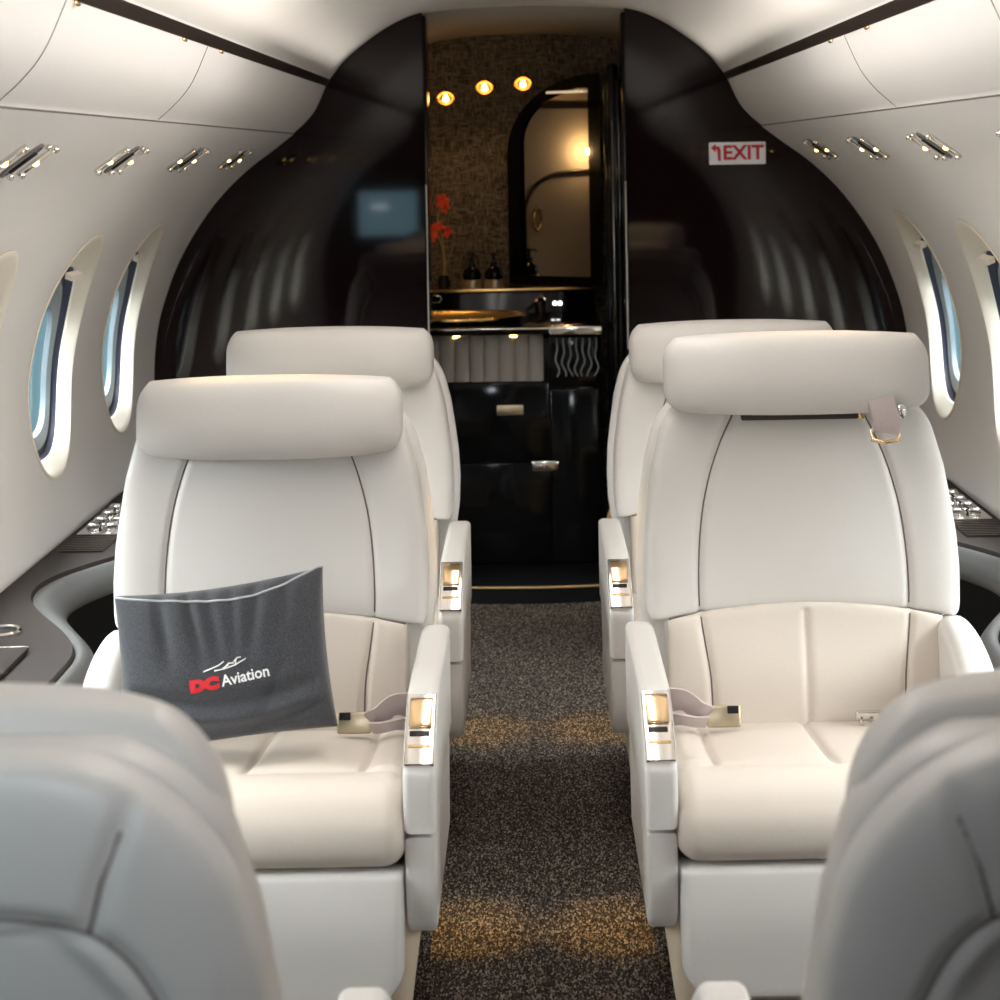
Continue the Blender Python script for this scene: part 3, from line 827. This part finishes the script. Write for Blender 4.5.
# ------------------------------------------------------------------ grey cushion on the left seat
CW, CH = .176, .130
def cush_disp(x, z):
    f = 0
    for (x0, amp, wd, sl) in ((-.10, .006, .012, .25), (-.055, .007, .010, .35), (-.02, .006, .011, .28), (.02, .005, .012, .1), (.065, .006, .012, -.2), (.115, .006, .013, -.3)):
        f += 1.7 * amp * math.exp(-((x - x0 - sl * (.12 - z) * .6) / wd) ** 2) * smooth01((z + .03) / .08) * smooth01((.135 - z) / .03)
    for (c, amp, wd) in ((-.070, .013, .012), (-.098, -.008, .010), (-.112, .008, .007)):
        f += amp * math.exp(-((z - c + .10 * (x) * x / .03 * -.35 + .1 * x * .5) / wd) ** 2) * smooth01((.17 - abs(x)) / .05)
    f += .006 * math.exp(-((x - z * .5 - .11) / .012) ** 2) * smooth01((.03 - z) / .08)
    return f
wfc = lambda z: CW * (1 - .04 * (1 - (z / CH) ** 2)) if abs(z) < CH else CW
bm, csurf = pillow_bm(wfc, lambda u: -CH * (1 - .05 * (1 - u * u)), lambda u: CH * (1 - .09 * (1 - u * u)), .062, .055, 90, 80, cush_disp, ex=2.6, ez=2.4)
CM = Matrix.Translation((-.517, 2.927, .602)) @ Matrix.Rotation(-.36, 4, 'X') @ Matrix.Rotation(math.radians(-7), 4, 'Y')
cushion = link_mesh('throw_cushion', bm, knit, None, True)
tag(cushion, 'charcoal grey knitted throw cushion with white and red lettering on the near left seat', 'cushion')
cushion.matrix_world = CM
bm = bmesh.new(); pts = []
for i in range(41):
    x = -CW * .985 + 2 * CW * .985 * i / 40; u = x / CW
    z = CH * (1 - .09 * (1 - u * u)) - .026 * (1 - u * u) - .004 * math.sin(u * 4)
    pts.append(csurf(x, min(z, CH * .995), -1, .001))
add_tube(bm, pts, .0022, n=6); link_mesh('piping', bm, piping_m, cushion, True)
def project(bm, off=.0012):
    for v in bm.verts:
        y = v.co.y; v.co = csurf(v.co.x, v.co.z, -1, off - y * .0)
def text_on_cushion(body, size, x, z, m, name, bold=0, rot=0, sx_=1):
    b = text_bm(body, size, Matrix.Translation((x, 0, z)) @ Matrix.Rotation(-rot, 4, 'Y') @ RX, 0.0, bold, sx_)
    bmesh.ops.subdivide_edges(b, edges=b.edges[:], cuts=1)
    project(b); return link_mesh(name, b, m, cushion, False)
text_on_cushion('Aviation', .0245, .041, -.036, textwhite, 'lettering', .0005, math.radians(5), .95)
text_on_cushion('DC', .0235, -.026, -.041, textred, 'red_lettering', .0022, math.radians(2), 1.35)
bm = bmesh.new()
for pl_ in ([(-.012, -.013), (.004, -.009), (.014, -.006), (.022, -.001)], [(.006, -.014), (.022, -.013), (.040, -.009), (.058, -.001)], [(.024, -.010), (.030, -.005), (.038, -.006)], [(.038, -.004), (.044, .002), (.050, .002)], [(.020, -.012), (.030, -.008)], [(.040, -.010), (.042, .000)]):
    add_tube(bm, [csurf(x - .014, z - .007, -1, .001) for x, z in pl_], .0011, n=5)
link_mesh('emblem', bm, textwhite, cushion, True)

# tan ottoman behind the far right seat
ot = empty('ottoman', (.42, 5.15, 0), label='tan leather ottoman by the dark cabinet, mostly hidden behind the far right seat', cat='ottoman')
bm, _ = pillow_bm(make_w([(0, .21), (.42, .21)], .05, .415, .09, .03), lambda u: .05, lambda u: .415, .22, .22, 40, 40, ex=5, ez=6)
link_mesh('upholstery', bm, mat('tan leather', (.42, .24, .08), .5), ot, True)
link_mesh('foot', box(-.16, .16, -.16, .16, .001, .06, .01), blackm, ot, True, 40)

# ------------------------------------------------------------------ side ledges
LZ = .468
def bump_(t): return math.cos(t * PI / 2) ** 2 if abs(t) < 1 else 0
def ledge(sgn, label):
    root = empty('side_ledge', (sgn * 1.0, 3.3, 0), label=label, cat='ledge')
    ys = [1.0 + i * (5.68 - 1.0) / 180 for i in range(181)]
    def inner(y): return .862 + .200 * max(bump_((y - 4.02) / .62), bump_((y - 5.02) / .42))
    def bw(y): return .040 + .030 * max(bump_((y - 4.05) / .60), bump_((y - 5.02) / .44))
    X = lambda x: sgn * (x - 1.0)
    def sheet(cols, m, name, smooth=True):
        bm = bmesh.new(); rows = []
        for y in ys: rows.append([bm.verts.new((X(x), y - 3.3, z)) for x, z in cols(y)])
        for j in range(len(rows) - 1):
            for i in range(len(rows[0]) - 1): bm.faces.new((rows[j][i], rows[j][i + 1], rows[j + 1][i + 1], rows[j + 1][i]))
        bmesh.ops.recalc_face_normals(bm, faces=bm.faces)
        if sum(f.normal.z for f in bm.faces) < 0:
            for f in bm.faces: f.normal_flip()
        return link_mesh(name, bm, m, root, smooth, 50)
    wx = lambda z: xwall(z) - .003
    sheet(lambda y: [(wx(LZ + .008) - .010, LZ + .008), (wx(LZ) - .022, LZ), (inner(y) + bw(y) + .004, LZ), (inner(y) + bw(y), LZ - .012)], deckm, 'ledge_top')
    def bol(y):
        i, b = inner(y), bw(y); out = []
        for k in range(9):
            t = k / 8; out.append((i + b * (1 - t), LZ - .010 + .012 * math.sin(PI * t) - .018 * t))
        out += [(i - .008, LZ - .045), (i - .006, LZ - .06), (i + .004, LZ - .07)]
        return out
    b = sheet(bol, grey_leather, 'padded_edge')
    bm = bmesh.new(); add_tube(bm, [(X(inner(y) + .012), y - 3.3, LZ - .0215) for y in ys], .0014, n=5); link_mesh('stitching', bm, stitch_m, b, True)
    sheet(lambda y: [(inner(y) + .004, LZ - .06), (min(inner(y) + .004, 1.04), .25), (min(inner(y), .99), .002)], darkin, 'side_panel')
    # cup holder near the seats
    for yc in (3.62,):
        bm = bmesh.new(); add_lathe(bm, [(.030, .002), (.030, .008), (.036, .010), (.040, .006), (.040, 0), (.030, .002)], (X(1.095), yc - 3.3, LZ), 28)
        c = link_mesh('cup_holder', bm, chrome, root, True, 40)
        bm = bmesh.new(); add_lathe(bm, [(.0001, .001), (.030, .001), (.030, .003), (.0001, .003)], (X(1.095), yc - 3.3, LZ), 28); link_mesh('cup_well', bm, blackm, c, True, 40)
    # folding table cover near the camera
    bm = bmesh.new(); add_box(bm, *sorted((X(1.0), X(1.18))), 2.75 - 3.3, 3.48 - 3.3, LZ, LZ + .010, 0, .003); t = link_mesh('table_lid', bm, deckm, root, True, 40)
    bm = bmesh.new(); add_tube(bm, [(X(1.0), 3.484 - 3.3, LZ + .009), (X(1.18), 3.484 - 3.3, LZ + .009)], .003, n=6); link_mesh('lid_edge', bm, chrome, t, True)
    bm = bmesh.new(); add_tube(bm, [(X(1.09), 3.48 - 3.3, LZ + .0105), (X(1.07), 2.9 - 3.3, LZ + .0105)], .002, n=6); link_mesh('lid_joint', bm, blackm, t, True)
    # control tray with switches, at the rear part of the ledge
    tr = empty('control_tray', (X(1.12), 4.72 - 3.3, LZ + .001)); tr.parent = root
    link_mesh('tray_plate', box(-.060, .060, -.17, .17, 0, .006, .002), chrome, tr, True, 40)
    for i in range(2):
        for j in range(4):
            bm = box(-.042 + .05 * i, -.010 + .05 * i, -.135 + .08 * j, -.100 + .08 * j, .005, .024, .004, 3)
            link_mesh('tray_knob', bm, chrome, tr, True, 40)
    bm = bmesh.new()
    for k in range(9): add_box(bm, -.055, .055, -.20 - .020 * k, -.192 - .020 * k, 0, .004)
    link_mesh('speaker_grille', bm, darktrim, tr, False)
    return root
ledge(-1, 'taupe side ledge with grey padded edge and chrome switches along the left windows')
ledge(1, 'taupe side ledge with grey padded edge and chrome switches along the right windows')

# ------------------------------------------------------------------ washroom beyond the bulkhead
LY = 6.70
WP = [Vector((p.x * .985, p.y * .985)) for p in FULL]
bm = bmesh.new(); cl = [Vector((-p.x, p.y)) for p in WP[::-1]] + WP[1:]
rows = [[bm.verts.new((p.x * k, y, p.y * k)) for p in cl] for y, k in ((5.765, 1.035), (5.77, 1.0), (LY + .02, 1.0))]
for j in (0, 1):
    for i in range(len(cl) - 1): bm.faces.new((rows[j][i], rows[j][i + 1], rows[j + 1][i + 1], rows[j + 1][i]))
struct('wall_washroom', bm, tanwall, smooth=True)
bm = bmesh.new(); add_box(bm, -1.2, 1.2, 5.70, 6.75, -.03, .04); struct('floor', bm, blackm)
bm = extrude_poly([(p.x, p.y) for p in cl], 'y', LY, LY + .03); struct('wall_back', bm, weave)
# side partitions of the washroom
bm = box(.36, .38, 5.80, LY - .01, .04, 1.86); struct('wall_washroom_right', bm, blackgloss)

# vanity
van = empty('vanity', (0, 6.0, 0), label='black glossy washroom vanity with gold basin under the woven wall', cat='vanity')
Yv = lambda y: y - 6.0
bm = bmesh.new(); add_box(bm, -.60, .235, Yv(5.86), Yv(6.42), .835, .857, 0, .003); link_mesh('counter_top', bm, blackgloss, van, True, 40)
bm = bmesh.new(); add_box(bm, .06, .235, Yv(5.852), Yv(5.860), .833, .859, 0, .002); add_box(bm, -.40, .06, Yv(5.854), Yv(5.860), .851, .857, 0, .001); link_mesh('counter_edge', bm, chrome, van, True, 40)
bm = bmesh.new(); add_box(bm, -.60, .235, Yv(6.42), Yv(6.60), .04, .935, 0, .002); link_mesh('backsplash', bm, blackgloss, van, True, 40)
bm = bmesh.new(); add_box(bm, -.60, .235, Yv(6.40), Yv(6.64), .935, .948, 0, .003); link_mesh('shelf_ledge', bm, gold, van, True, 40)
bm = bmesh.new(); add_box(bm, -.60, .235, Yv(5.95), Yv(6.42), .04, .835, 0, .002); link_mesh('cabinet_body', bm, blackgloss, van, True, 40)
# basin
bm = bmesh.new(); prof = [(.235, .0), (.25, .010), (.255, .020), (.247, .024), (.235, .018), (.17, -.004), (.05, -.012), (.0001, -.013)]
add_lathe(bm, prof, (0, 0, 0), 48); bmesh.ops.transform(bm, matrix=Matrix.Translation((-.27, Yv(6.13), .858)) @ Matrix.Diagonal((1, .72, 1, 1)), verts=bm.verts)
link_mesh('basin', bm, gold, van, True)
bm = bmesh.new(); add_tube(bm, [(.045, Yv(6.30), .857), (.045, Yv(6.30), .915), (.040, Yv(6.27), .925), (.02, Yv(6.20), .918)], .009, n=10); link_mesh('faucet', bm, brass, van, True)
for x in (.088, .107):
    bm = bmesh.new(); add_lathe(bm, [(.0001, 0), (.0075, 0), (.0075, .004), (.0001, .004)], (x, Yv(6.414), .890), 14, axis='y'); link_mesh('light_button', bm, whitelamp, van, True, 40)
bm = bmesh.new(); add_tube(bm, [(-.345 + .022 * math.cos(t * PI / 8), Yv(6.405), .913 + .014 * math.sin(t * PI / 8)) for t in range(16)], .003, n=6, closed=True); link_mesh('towel_ring', bm, chrome, van, True)
# fluted pale panel below the counter
bm = bmesh.new(); rows = []
for z in (.672, .825):
    rows.append([bm.verts.new((-.36 + .40 * i / 120, Yv(5.935) - .012 * abs(math.sin(PI * 8 * i / 120)) ** .5, z)) for i in range(121)])
for i in range(120): bm.faces.new((rows[0][i], rows[0][i + 1], rows[1][i + 1], rows[1][i]))
bb = [bm.verts.new(p) for p in ((-.36, Yv(5.949), .672), (.04, Yv(5.949), .672), (.04, Yv(5.949), .825), (-.36, Yv(5.949), .825))]
bm.faces.new(bb)
pn = link_mesh('fluted_panel', bm, palepad, van, True, 60)
for x in (-.25, -.06):
    bm = bmesh.new(); add_box(bm, x - .012, x + .012, Yv(5.925), Yv(5.935), .820, .826); link_mesh('strip_lamp', bm, warmlamp, pn, False)
# drawers and doors
for (x0, x1, z0, z1) in ((-.36, .055, .40, .665), (-.36, .055, .06, .395), (.062, .23, .06, .64), (.062, .23, .648, .825)):
    nm = 'drawer' if x1 < .1 else 'door'
    bm = bmesh.new(); add_box(bm, x0, x1, Yv(5.935), Yv(5.95), z0, z1, 0, .003)
    d = link_mesh(nm, bm, blackgloss, van, True, 40)
    if x1 < .1:
        lx, lz = (-.075, .575) if z0 > .3 else (.040, .385)
        bm = bmesh.new(); add_box(bm, lx - .045, lx + .045, Yv(5.928), Yv(5.936), lz - .017, lz + .017, 0, .004); add_box(bm, lx - .038, lx + .005, Yv(5.922), Yv(5.93), lz - .010, lz + .010, 0, .004, 3)
        h = link_mesh('latch', bm, satin_gold if z0 > .3 else chrome, d, True, 40)
# frosted ornament pane
bm = bmesh.new()
for k in range(7):
    pts = [(.085 + .022 * k + .010 * math.sin(j * 1.1 + k * .9) * (1 - j / 9), Yv(5.930), .685 + .128 * j / 9) for j in range(10)]
    add_tube(bm, pts, .0052, n=6, flat=.6)
link_mesh('wavy_ornament', bm, mat('frosted ribs', (.30, .30, .30), .4), van, True)
# black fluted door stack at the right of the washroom
ds = empty('folding_door', (.285, 5.9, .04), label='black glossy folded door leaves standing at the right side of the washroom opening', cat='door')
for k, (x, y, r) in enumerate(((.0, .0, .018), (.018, -.02, .012), (-.010, .045, .018))):
    bm = bmesh.new(); add_box(bm, x - r, x + r, y - .03, y + .05, 0, 1.64 + .05 * (k == 0), 0, r * .7, 4); link_mesh('door_leaf', bm, blackgloss, ds, True, 40)
bm = bmesh.new(); add_tube(bm, [(-.004, -.032, .5), (-.004, -.032, 1.5)], .002, n=6); link_mesh('edge_strip', bm, chrome, ds, True)

# mirror with black arched frame
MYc = 6.63; SHR = math.tan(math.radians(31)); mx0, mx1, mz0, mz1 = -.078, .262, .952, 1.722
mir = empty('arched_mirror', (0, MYc, 0), label='tall black framed mirror with a curved upper left edge above the vanity', cat='mirror')
def mshape(x0, x1, z0, z1, r):
    pts = [(x0, z0)] + [(x0 + rx_ * (1 - math.cos(t)), z1 - r + r * math.sin(t)) for rx_ in [(x1 - x0) * .96] for t in [PI / 2 * k / 14 for k in range(15)]] + [(x1, z1), (x1, z0)]
    return pts
outer = mshape(mx0, mx1, mz0, mz1, .29); inner_ = mshape(mx0 + .052, mx1 - .042, mz0 + .030, mz1 - .052, .20)
bm = bmesh.new(); n = len(outer)
A = [bm.verts.new((x, -.03, z)) for x, z in outer]; B = [bm.verts.new((x, -.03, z)) for x, z in inner_]
C_ = [bm.verts.new((x, .04, z)) for x, z in outer]; D_ = [bm.verts.new((x, 0, z)) for x, z in inner_]
for i in range(n):
    j = (i + 1) % n
    bm.faces.new((A[i], A[j], B[j], B[i])); bm.faces.new((A[i], C_[i], C_[j], A[j])); bm.faces.new((B[i], B[j], D_[j], D_[i]))
for v in A + B + D_: v.co.y -= (v.co.x - mx0) * SHR
bmesh.ops.recalc_face_normals(bm, faces=bm.faces); link_mesh('mirror_frame', bm, blackgloss, mir, True, 30)
bm = extrude_poly(inner_, 'y', -.004, .004)
for v in bm.verts: v.co.y -= (v.co.x - mx0) * SHR + .012
link_mesh('mirror_glass', bm, mirror_m, mir, False)
bm = bmesh.new(); add_box(bm, .07, .205, -.034, -.028, 1.655, 1.662); 
for k in range(16): add_box(bm, .072 + .0083 * k, .077 + .0083 * k, -.036, -.03, 1.654, 1.663)
for v in bm.verts: v.co.y -= (v.co.x - mx0) * SHR
link_mesh('light_strip', bm, mat('dim strip', (.6, .5, .35), .4, emit=(1, .8, .5), estr=.5), mir, False)

# back wall spot lamps
lab = ['leftmost of the three gold washroom lamps on the woven wall, the lowest one', 'middle of the three gold washroom lamps on the woven wall', 'rightmost of the three gold washroom lamps on the woven wall, nearest the mirror']
for i, (x, z) in enumerate(((-.308, 1.650), (-.160, 1.688), (-.014, 1.700))):
    root = empty('wall_lamp', (x, LY - .006, z), label=lab[i], cat='lamp', group='three gold washroom lamps')
    bm = bmesh.new(); rings = []
    for (r, y) in ((.036, 0), (.036, -.006), (.031, -.008), (.026, -.002)):
        rings.append([bm.verts.new((r * math.cos(2 * PI * k / 32), y, .78 * r * math.copysign(abs(math.sin(2 * PI * k / 32)) ** 1.25, math.sin(2 * PI * k / 32)))) for k in range(32)])
    for a, b in zip(rings, rings[1:]):
        for k in range(32): bm.faces.new((a[k], a[(k + 1) % 32], b[(k + 1) % 32], b[k]))
    bm.faces.new(rings[-1]); bmesh.ops.recalc_face_normals(bm, faces=bm.faces)
    link_mesh('lamp_reflector', bm, lampgold, root, True, 40)
    bm = bmesh.new(); vs = []
    for (r, y, s) in ((.0001, -.014, .020), (.005, -.011, .012), (.010, -.008, 0), (.012, -.006, -.010), (.0001, -.006, -.016)):
        vs.append([bm.verts.new((r * math.cos(2 * PI * k / 12), y - .003 * math.sin(2 * PI * k / 12), s)) for k in range(12)])
    for a, b in zip(vs, vs[1:]):
        for k in range(12): bm.faces.new((a[k], a[(k + 1) % 12], b[(k + 1) % 12], b[k]))
    bmesh.ops.recalc_face_normals(bm, faces=bm.faces); link_mesh('bulb', bm, warmlamp, root, True)
    spot('lamp_glow', (x, LY - .10, z + .02), (x, LY - .30, .9), 1.6, WARM, 95, .8, .02)

# soap dispensers
def dispenser(loc, label):
    root = empty('soap_dispenser', loc, label=label, cat='soap dispenser', group='soap dispensers on the vanity shelf')
    bm = bmesh.new(); add_lathe(bm, [(.0001, .028), (.033, .028), (.034, .045), (.033, .052), (.026, .064), (.013, .074), (.012, .080), (.0001, .080)], n=24); link_mesh('bottle', bm, blackgloss, root, True, 40)
    bm = bmesh.new(); add_lathe(bm, [(.0001, 0), (.037, 0), (.037, .026), (.034, .028), (.0001, .028)], n=24); link_mesh('gold_band', bm, satin_gold, root, True, 40)
    bm = bmesh.new(); add_lathe(bm, [(.014, .078), (.014, .092), (.006, .094), (.006, .112), (.011, .114), (.011, .126), (.0001, .128)], n=16); add_tube(bm, [(0, 0, .121), (.0, -.028, .121), (0, -.034, .114)], .0035, n=8); link_mesh('pump', bm, blackm, root, True, 40)
dispenser((-.214, 6.50, .948), 'left black soap dispenser with gold foot, nearer the red orchid')
dispenser((-.133, 6.50, .948), 'right black soap dispenser with gold foot, nearer the mirror')
# orchid
orc = empty('potted_orchid', (-.318, 6.50, .948), label='red orchid in a small black vase on the gold vanity shelf', cat='plant')
bm = bmesh.new(); add_lathe(bm, [(.0001, 0), (.022, 0), (.026, .015), (.018, .038), (.020, .045), (.014, .045), (.0001, .030)], n=20); link_mesh('vase', bm, blackm, orc, True, 40)
bm = bmesh.new()
for pts in ([(.002, 0, .03), (.006, 0, .10), (-.002, 0, .18), (-.018, 0, .26), (.0, -.01, .32)], [(-.002, 0, .03), (.0, 0, .11), (-.01, 0, .17), (-.028, -.01, .21)]):
    add_tube(bm, [tuple(p) for p in catmull(pts, 5)], .0022, n=6)
link_mesh('stem', bm, stemm, orc, True)
for (x, y, z, s) in ((.0, -.02, .318, 1.1), (.010, -.012, .292, .8), (-.034, -.02, .208, 1.1), (-.010, -.015, .225, .8), (-.030, -.02, .186, .7), (.018, -.01, .205, .9)):
    bm = bmesh.new()
    for k in range(5):
        a = k * 2 * PI / 5 + random.random(); r = .017 * s
        M_ = Matrix.Translation((x, y, z)) @ Matrix.Rotation(a, 4, 'Y') @ Matrix.Translation((0, 0, r * .75)) @ Matrix.Rotation(.4, 4, 'X') @ Matrix.Diagonal((r * .55, r * .18, r * .85, 1))
        bmesh.ops.create_icosphere(bm, subdivisions=2, radius=1, matrix=M_)
    link_mesh('blossom', bm, petal, orc, True)

# closet panel inside the washroom, placed where the mirror reflects it
clo = empty('wall_washroom_left', (-.62, 6.13, .04), kind='structure')
bm = box(-.02, 0, -.33, .555, 0, 1.58); link_mesh('door_panel', bm, mat('closet beige', (.40, .365, .33), .5), clo, False)
arcp = [(.004, -.33, 1.32), (.004, -.14, 1.32), (.004, -.07, 1.317)] + [(.004, -.07 + .20 * math.sin(t), 1.317 - .17 * (1 - math.cos(t))) for t in [PI / 2 * k / 8 for k in range(1, 9)]] + [(.004, .13, .6)]
bm = bmesh.new(); add_tube(bm, arcp, .008, n=6); link_mesh('dark_trim', bm, darktrim, clo, True)
bm = bmesh.new(); add_tube(bm, [(.012, .075 + .018 * math.cos(t * PI / 8), 1.125 + .045 * math.sin(t * PI / 8)) for t in range(16)], .009, n=6, closed=True); link_mesh('handle', bm, gold, clo, True)
wl_ = bpy.data.lights.new('closet_lamp', 'POINT'); wl_.energy = 1.6; wl_.color = WARM; wl_.shadow_soft_size = .012
wo = bpy.data.objects.new('closet_lamp', wl_); COL.objects.link(wo); wo.location = (-.575, 5.975, 1.44)
# warm lamp light of the cabin
for sgn in (-1, 1):
    spot('aisle_downlight', (sgn * .10, 3.28, 1.86), (sgn * .135, 3.27, 0), 150, (1, .56, .06), 10, 1)
    spot('aisle_downlight', (sgn * .10, 4.40, 1.86), (sgn * .135, 4.40, 0), 150, (1, .56, .06), 10, 1)
    spot('aisle_downlight', (sgn * .20, 5.35, 1.86), (sgn * .10, 5.45, 0), 14, (1, .56, .06), 10, 1)
    spot('reading_spot', (sgn * .84, 3.62, 1.42), (sgn * .55, 3.30, 1.08), 24, WARM, 30, .9)
